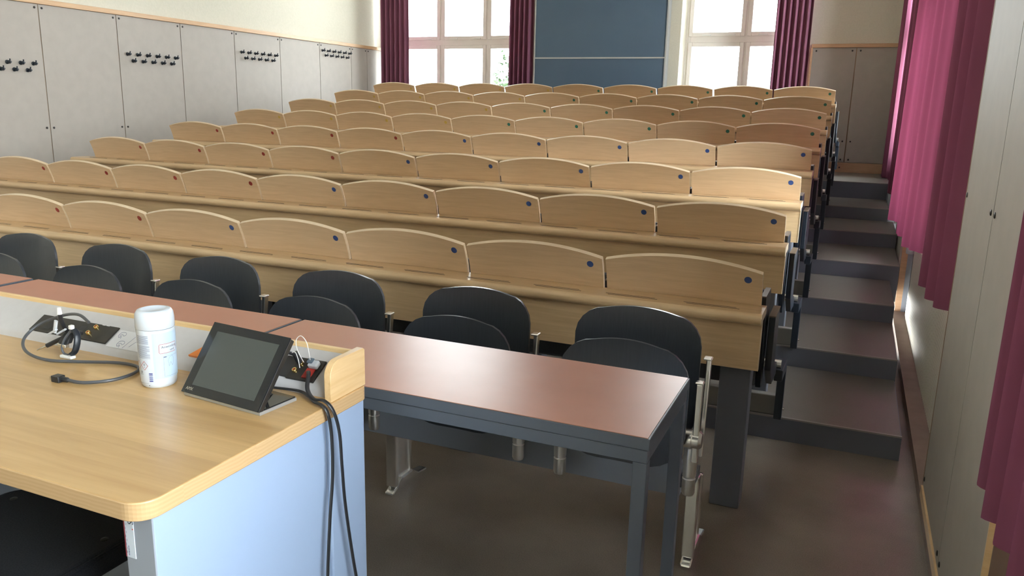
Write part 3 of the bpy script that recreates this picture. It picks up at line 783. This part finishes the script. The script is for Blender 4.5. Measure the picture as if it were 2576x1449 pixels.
world_child('plug_body', slope_box(MB(), -1.036, -1.013, .040, .058, .0055, .018), GREYW, pl, bevel=.003)
world_child('plug_cap', slope_box(MB(), -1.038, -1.024, .044, .058, .019, .023), DGREY, pl, bevel=.002)
# paper note and orange wedge
pn = empty('paper_note', tuple(onslope(-1.56, .03, .0))); tag(pn, 'thin white paper note with line drawing taped to the rail', 'paper')
world_child('sheet', slope_box(MB(), -1.614, -1.50, .003, .058, .0003, .0010, .0), PAPER, pn)
m_ = MB()
def sk(pts): m_.tube([onslope(x, s, .0012) for x, s in pts], .0005, n=5, smooth=4)
for ox, os_ in ((-1.598, .040), (-1.580, .014)):
    sk([(ox - .006, os_), (ox - .004, os_ + .010), (ox + .008, os_ + .012), (ox + .014, os_ + .006), (ox + .010, os_ + .001), (ox + .004, os_ + .005), (ox - .002, os_ + .001)])
    sk([(ox - .006, os_), (ox + .0, os_ - .006), (ox + .004, os_ - .001), (ox + .007, os_ - .008)])
sk([(-1.561, .006), (-1.548, .056)]); sk([(-1.545, .012), (-1.536, .03), (-1.528, .026)])
world_child('line_drawing', m_, INK, pn)
og = empty('orange_wedge', tuple(onslope(-1.345, .03, .0))); tag(og, 'small orange plastic wedge on the rail, peeking from behind the touch panel', 'wedge')
world_child('wedge', MB().add([onslope(-1.360, .018, 0), onslope(-1.307, .018, 0), onslope(-1.307, .056, 0), onslope(-1.334, .056, 0), onslope(-1.360, .018, .006), onslope(-1.307, .018, .006), onslope(-1.307, .056, .006), onslope(-1.334, .056, .006)],
            [(0, 3, 2, 1), (4, 5, 6, 7), (0, 1, 5, 4), (1, 2, 6, 5), (2, 3, 7, 6), (3, 0, 4, 7)]), ORANGE, og)

# ------------------------------------------------------------------ touch panel
tp = empty('touch_panel', (-1.239, 1.163, .76), math.radians(-5.7)); tag(tp, 'black tilted touch panel on a wedge stand, standing on the lectern', 'tablet')
TWd = .221
link('base_plate', MB().box(.0, TWd, .0, .10, .0, .007), ALU, parent=tp, bevel=.001)
link('base_top', MB().box(.002, TWd - .002, .004, .098, .007, .0095), GLASSBLK, parent=tp)
th = math.radians(37); cs, sn = math.cos(th), math.sin(th)
def TP(x, h, d): return (x, -.006 + h * sn - d * -cs, .011 + h * cs - d * sn)
def tbox(mb, x0, x1, h0, h1, d0, d1):
    return mb.add([TP(x, h, d) for d in (d0, d1) for x, h in ((x0, h0), (x1, h0), (x1, h1), (x0, h1))], [(0, 3, 2, 1), (4, 5, 6, 7), (0, 1, 5, 4), (1, 2, 6, 5), (2, 3, 7, 6), (3, 0, 4, 7)])
TH = .158
link('casing', tbox(MB(), .001, TWd - .001, 0, TH, .003, .016), BLACKP, parent=tp, bevel=.002)
g_ = link('glass_front', tbox(MB(), 0, TWd, -.001, TH + .001, 0, .003), GLASSBLK, parent=tp, bevel=.0008)
link('display', tbox(MB(), .022, TWd - .020, .018, TH - .018, -.0004, 0), SCREENM, parent=tp)
v, f = text_mesh('AMX', .0095); link('maker_lettering', MB().add([TP(.010 + x, .006 + y, -.0005) for x, y, z in v], f), SILV, parent=tp)
link('stand_foot', MB().add([TP(.05, .05, .016), TP(TWd - .05, .05, .016), TP(TWd - .05, .012, .016), TP(.05, .012, .016), (.05, .085, .009), (TWd - .05, .085, .009), (TWd - .05, .03, .009), (.05, .03, .009)],
     [(0, 1, 2, 3), (4, 7, 6, 5), (0, 4, 5, 1), (1, 5, 6, 2), (2, 6, 7, 3), (3, 7, 4, 0)]), BLACKP, parent=tp)

# ------------------------------------------------------------------ wipes tub
wt = empty('wipes_tub', (-1.338, 1.192, .76)); tag(wt, 'white plastic wipes tub with printed label, standing beside the touch panel', 'tub')
R0 = .0375
link('tub_body', MB().lathe([(0, 0), (.031, 0), (.0345, .003), (.036, .010), (R0, .03), (.0385, .128), (0, .128)], n=48), WHITEP, parent=wt, smooth=True)
link('lid', MB().lathe([(.0383, .1285), (.0392, .130), (.0392, .150), (.038, .160), (.034, .1665), (.029, .168), (.025, .168), (.0235, .1655), (0, .1655)], n=48), WHITEP, parent=wt, smooth=True, auto=60)
def wrap(mb, name, m, extra=.0003):
    """flat artwork (arc length a, height z) wrapped on the tub; a=0 faces the lens side of the tub"""
    vs = []
    for a, z, h in mb.v:
        r = R0 + .0006 * min(z / .03, 1) + (z - .03) * .0085 + extra + h; t = math.radians(-41.7) + a / R0
        vs.append((r * math.cos(t), r * math.sin(t), z))
    mb.v = vs; return link(name, mb, m, parent=wt)
def quad(mb, a0, a1, z0, z1, n=1, h=0.0):
    n = max(1, int(abs(a1 - a0) / .004) + 1)
    for i in range(n):
        x0, x1 = a0 + (a1 - a0) * i / n, a0 + (a1 - a0) * (i + 1) / n
        mb.add([(x0, z0, h), (x1, z0, h), (x1, z1, h), (x0, z1, h)], [(0, 1, 2, 3)])
    return mb
def seg(mb, a0, z0, a1, z1, w=.0005):
    n = max(1, int(abs(a1 - a0) / .004) + 1); d = Vector((a1 - a0, z1 - z0)).normalized(); nx, nz = -d.y * w / 2, d.x * w / 2
    for i in range(n):
        p, q = i / n, (i + 1) / n; ax, az, bx, bz = a0 + (a1 - a0) * p, z0 + (z1 - z0) * p, a0 + (a1 - a0) * q, z0 + (z1 - z0) * q
        mb.add([(ax - nx, az - nz, .0002), (bx - nx, bz - nz, .0002), (bx + nx, bz + nz, .0002), (ax + nx, az + nz, .0002)], [(0, 1, 2, 3)])
wrap(quad(MB(), -.008, .062, .022, .122), 'label_area', LBLUE, .0002)
m_ = MB(); rr = random.Random(4)
for k in range(9): quad(m_, -.046, -.016 - rr.choice((0, 0, .004)), .1165 - k * .0021, .1172 - k * .0021)
for k in range(13): quad(m_, -.046, -.014 - rr.choice((0, 0, .006)), .0945 - k * .0022, .0952 - k * .0022)
wrap(m_, 'label_print', INK, .0004)
fr = MB()
for a0, z0, a1, z1 in ((.0055, .0975, .042, .0975), (.042, .0975, .044, .0955), (.044, .0955, .044, .0795), (.0035, .0955, .0035, .0795), (.0035, .0955, .0055, .0975), (.0035, .0795, .0055, .0775), (.0055, .0775, .042, .0775)): seg(fr, a0, z0, a1, z1, .0008)
wrap(quad(MB(), .0045, .043, .078, .097), 'label_area', LABELP, .0003)
wrap(fr, 'label_frame', REDINK, .0005)
v, f = text_mesh('Anwendung', .0075); wrap(MB().add([(.008 + x, .0885 + y, .0) for x, y, z in v], f), 'label_lettering', DINK, .0006)
v, f = text_mesh('und', .0075); wrap(MB().add([(.026 + x, .0805 + y, .0) for x, y, z in v], f), 'label_lettering', DINK, .0006)
m_ = MB()
for a0, z0, a1, z1 in ((.011, .070, .045, .070), (.011, .070, .011, .026), (.011, .026, .045, .026)): seg(m_, a0, z0, a1, z1, .0004)
quad(m_, .0115, .0175, .0675, .070)
hnd = [(.020, .060), (.024, .067), (.031, .069), (.034, .062), (.033, .052), (.030, .047), (.026, .056), (.022, .047), (.021, .055), (.020, .060)]
for p, q in zip(hnd[:-1], hnd[1:]): seg(m_, *p, *q, .0004)
wrap(m_, 'label_print', INK, .0005)
dm = MB()
cx, cz, hw = -.028, .052, .0078
wrap(MB().add([(cx - hw, cz, 0), (cx, cz - hw * 1.25, 0), (cx + hw, cz, 0), (cx, cz + hw * 1.25, 0)], [(0, 1, 2, 3)]), 'hazard_symbol', LABELP, .0004)
for cx_ in (cx, cx - .0165):
    for p, q in (((-hw, 0), (0, -hw * 1.25)), ((0, -hw * 1.25), (hw, 0)), ((hw, 0), (0, hw * 1.25)), ((0, hw * 1.25), (-hw, 0))): seg(dm, cx_ + p[0], cz + p[1], cx_ + q[0], cz + q[1], .0008)
wrap(dm, 'hazard_frame', REDINK, .0006)
v, f = text_mesh('!', .0125); wrap(MB().add([(cx - .0022 + x, cz - .0045 + y, 0) for x, y, z in v], f), 'hazard_symbol', DINK, .0007)
m_ = MB(); z = .0165
for k, (h, g) in enumerate(((.0028, .0022), (.0018, .0018), (.0020, .0028), (.0016, .002), (.0026, .0018))[::-1]):
    quad(m_, -.0195, -.0120, z, z + h); z += h + g
wrap(m_, 'bar_code', NAVYINK, .0005)
m_ = MB(); seg(m_, -.045, .0125, -.0215, .0125, .0004); quad(m_, -.0215, -.0195, .0072, .0088)
for k in range(4): quad(m_, -.039, -.0345, .0385 - k * .0014, .0392 - k * .0014)
quad(m_, -.042, -.033, .0318, .0324)
wrap(m_, 'label_print', DINK, .0005)

# ------------------------------------------------------------------ cables
hc = empty('video_cable', (-1.527, 1.105, .76)); tag(hc, 'dark video cable looping over the desk, plug lying free', 'cable')
pts = [(-1.515, 1.107, .766), (-1.472, 1.112, .765), (-1.433, 1.149, .765), (-1.427, 1.20, .765), (-1.452, 1.238, .765), (-1.516, 1.241, .765), (-1.602, 1.206, .765), (-1.673, 1.175, .768), (-1.745, 1.18, .776), (-1.80, 1.215, .79), (-1.80, 1.255, .815), (-1.745, 1.28, .840), (-1.68, 1.275, .852), (-1.63, 1.262, .842)]
world_child('cord', MB().tube(pts, .0036, n=10), GREYCAB, hc, smooth=True)
world_child('plug_body', MB().box(-1.549, -1.526, 1.094, 1.112, .760, .774).tube([(-1.527, 1.104, .767), (-1.512, 1.107, .766)], .0055, n=10, smooth=0), RUBBER, hc, bevel=.0015)
world_child('plug_shell', MB().box(-1.556, -1.549, 1.097, 1.109, .763, .770), SILV, hc)
cb_ = empty('adapter_bundle', (-1.66, 1.24, .80)); CBO = True; tag(cb_, 'tangle of black adapters and white cable ties hanging at the rail plate', 'cable bundle')
def W(x, y, z): return (x, y, z)
world_child('adapter_lead', MB().tube([(-1.676, 1.30, .805), (-1.672, 1.262, .82), (-1.668, 1.245, .85), (-1.663, 1.24, .868)], .0055, n=10), RUBBER, cb_, smooth=True)
world_child('white_tag', MB().tube([(-1.664, 1.24, .866), (-1.659, 1.236, .885)], [.0058, .004], n=8, flat=.5), PIPEW, cb_)
world_child('white_tag', MB().tube([(-1.681, 1.235, .822), (-1.672, 1.235, .852)], .0055, n=8, flat=.6), GREYW, cb_)
world_child('monitor_plug', MB().add([(-1.668, 1.25, .822), (-1.644, 1.25, .822), (-1.672, 1.232, .799), (-1.640, 1.232, .799), (-1.668, 1.262, .822), (-1.644, 1.262, .822), (-1.672, 1.246, .799), (-1.640, 1.246, .799)],
            [(0, 1, 3, 2), (4, 6, 7, 5), (0, 4, 5, 1), (2, 3, 7, 6), (0, 2, 6, 4), (1, 5, 7, 3)]), RUBBER, cb_, bevel=.002)
world_child('plug_shell', MB().box(-1.670, -1.643, 1.229, 1.241, .790, .7985), SILV, cb_, bevel=.0015)
world_child('audio_plug', MB().tube([(-1.702, 1.268, .797), (-1.735, 1.25, .778)], .0055, n=10), RUBBER, cb_, smooth=True)
world_child('audio_tip', MB().tube([(-1.735, 1.25, .778), (-1.755, 1.238, .767)], [.0026, .0016], n=8), SILV, cb_, smooth=True)
world_child('audio_lead', MB().tube([(-1.70, 1.27, .799), (-1.685, 1.285, .805), (-1.672, 1.29, .806)], .003, n=8), RUBBER, cb_, smooth=True)
world_child('ferrite_adapter', MB().tube([(-1.627, 1.245, .834), (-1.612, 1.24, .824), (-1.609, 1.235, .805), (-1.615, 1.232, .786), (-1.625, 1.23, .778)], .0075, n=8, flat=.6, smooth=3), BLKSTEEL, cb_, smooth=True)
world_child('thin_lead', MB().tube([(-1.63, 1.245, .838), (-1.648, 1.235, .812), (-1.655, 1.23, .79), (-1.65, 1.23, .777), (-1.636, 1.23, .775)], .0028, n=8), GREYCAB, cb_, smooth=True)
world_child('cable_tie', MB().box(-1.634, -1.624, 1.235, 1.245, .836, .846), PIPEW, cb_, bevel=.002)
world_child('cable_tie', MB().box(-1.656, -1.618, 1.222, 1.236, .768, .775), PIPEW, cb_, bevel=.002)
world_child('cable_tie', MB().tube([(-1.695, 1.23, .818), (-1.668, 1.23, .832)], .0042, n=8, flat=.6), GREYW, cb_)
world_child('cable_tie', MB().tube([(-1.672, 1.235, .820), (-1.650, 1.24, .833)], .0042, n=8, flat=.6), GREYW, cb_)
cb_.location.y -= .022; cb_.location.x -= .004
# short jack lead behind the touch panel
jl = empty('jack_lead', (-1.09, 1.27, .80)); tag(jl, 'short black lead bending from behind touch panel into the jack plate', 'cable')
e = onslope(-1.062, .048, .010); e2 = onslope(-1.067, .052, .032)
world_child('cord', MB().tube([(-1.098, 1.262, .765), (-1.104, 1.255, .795), (-1.100, 1.262, .825), (-1.088, 1.272, .842), (-1.073, 1.283, .845), tuple(e2)], .0042, n=10), RUBBER, jl, smooth=True)
world_child('plug_sleeve', MB().tube([tuple(e2 + Vector((-.002, 0, .004))), tuple(e)], [.0072, .0058], n=12), RUBBER, jl, smooth=True)
ww = empty('white_wire', (-1.03, 1.30, .84)); tag(ww, 'thin white wire looping up from the connector plate', 'wire')
world_child('strand', MB().tube([(-1.075, 1.30, .832), (-1.058, 1.30, .842), (-1.046, 1.295, .83), (-1.038, 1.29, .812)], .0008, n=6)
            .tube([(-1.035, 1.30, .822), (-1.050, 1.30, .846), (-1.053, 1.30, .868), (-1.040, 1.30, .880), (-1.026, 1.30, .868), (-1.020, 1.30, .842), (-1.022, 1.305, .828)], .0008, n=6), PIPEW, ww, smooth=True)
# two flat power leads running over the desk edge to the floor
def lead(pts, label):
    o = empty('power_lead', pts[0]); tag(o, label, 'cable', 'black leads hanging over the lectern edge')
    world_child('cord', MB().tube(pts, .0045, n=10, flat=.55, smooth=8), RUBBER, o, smooth=True)
lead([(-1.13, 1.262, .766), (-1.08, 1.268, .767), (-1.03, 1.274, .767), (-.990, 1.257, .767), (-.960, 1.236, .767), (-.937, 1.228, .767), (-.923, 1.228, .752), (-.921, 1.236, .70), (-.921, 1.235, .61), (-.921, 1.222, .52), (-.921, 1.208, .39), (-.921, 1.20, .2), (-.918, 1.20, .02)], 'black lead from under the touch panel, hanging straight down the side panel')
a = onslope(-1.026, .028, .012)
lead([tuple(a), (-1.012, 1.285, .802), (-.998, 1.262, .780), (-.968, 1.243, .770), (-.940, 1.240, .772), (-.921, 1.244, .752), (-.916, 1.256, .70), (-.916, 1.262, .62), (-.916, 1.27, .53), (-.916, 1.295, .38), (-.914, 1.33, .2), (-.912, 1.35, .02)], 'black lead from the connector plate, swinging outward down the side panel')

# ------------------------------------------------------------------ office chair under the desk
oc = empty('office_chair', (-1.545, .90, 0)); tag(oc, 'black fabric office chair tucked under the lectern desk', 'chair')
rp = rounded_rect(-.21, .21, -.23, .235, .06, .03, .03, .05, 8)
link('seat', MB().prism(rp, .395, .45, 'z'), FABRIC, parent=oc, bevel=.012, seg=3)
link('piping', MB().tube([(p[0] * 1.0, p[1] * 1.0, .446) for p in rp] + [(rp[0][0], rp[0][1], .446)], .0035, n=6, smooth=0), FABRIC, parent=oc)
for x, y in ((-.165, .185), (.17, .15)): link('button', MB().lathe([(.008, .4495), (.008, .4515), (0, .453)], c=(x, y, 0), n=12), BLACKP, parent=oc)
link('gas_post', MB().lathe([(.03, .12), (.03, .25), (.018, .25), (.018, .395)], n=16), BLACKP, parent=oc, smooth=True)
bs = link('star_base', MB().lathe([(0, .08), (.045, .08), (.045, .13), (0, .13)], n=16), BLACKP, parent=oc)
for k in range(5):
    a = 2 * math.pi * k / 5 + .3; c, s = math.cos(a), math.sin(a)
    link('base_arm', MB().tube([(.03 * c, .03 * s, .11), (.15 * c, .15 * s, .095), (.25 * c, .25 * s, .075)], [.02, .016, .012], n=8), BLACKP, parent=bs, smooth=True)
    link('caster', MB().lathe([(0, -.018), (.026, -.016), (.026, .016), (0, .018)], c=(.25 * c, .25 * s, .027), n=16, axis='x'), BLACKP, parent=bs, smooth=True)

# ------------------------------------------------------------------ coat hooks
def make_hook():
    r = empty('coat_hook')
    link('wall_disc', MB().lathe([(0, 0), (.019, 0), (.019, .006), (.008, .010), (.007, .024), (.014, .028), (.017, .036), (.013, .045), (0, .047)], n=16, axis='x'), BLKSTEEL, parent=r, smooth=True)
    link('prong', MB().tube([(.03, 0, .0), (.042, 0, .010), (.045, 0, .030)], [.0055, .005, .006], n=8).tube([(.03, 0, -.002), (.058, 0, .001)], [.006, .0075], n=8), BLKSTEEL, parent=r, smooth=True)
    return r
hk = make_hook(); first = True
clusters = [('cluster by the picture edge', 1.612, 1.561, [4.273, 4.172, 4.067], [4.222, 4.116, 4.012], .0),
            ('widest hook cluster', 1.742, 1.688, [5.147 + .1053 * k for k in range(6)], [5.199 + .1063 * k for k in range(5)], 0),
            ('middle hook cluster', 1.856, 1.801, [6.543 + .1027 * k for k in range(6)], [6.596 + .103 * k for k in range(5)], 0),
            ('hook cluster by the back corner', 1.970, 1.918, [7.888 + .1062 * k for k in range(6)], [7.946 + .1053 * k for k in range(5)], 0)]
for nm, zu, zl, up, lo, _ in clusters:
    up, lo = sorted(up), sorted(lo)
    for row, z, ys in (('upper', zu, up), ('lower', zl, lo)):
        for k, y in enumerate(ys):
            h = hk if first else copy_tree(hk); first = False
            h.location = (XL + .016, y, z); h.scale = (.8, .8, .8)
            nmk = len(ys) - k
            tag(h, 'black coat hook, %s row of %s, %s from back wall' % (row, nm, ORD[nmk - 1]), 'coat hook', 'coat hooks, ' + nm)
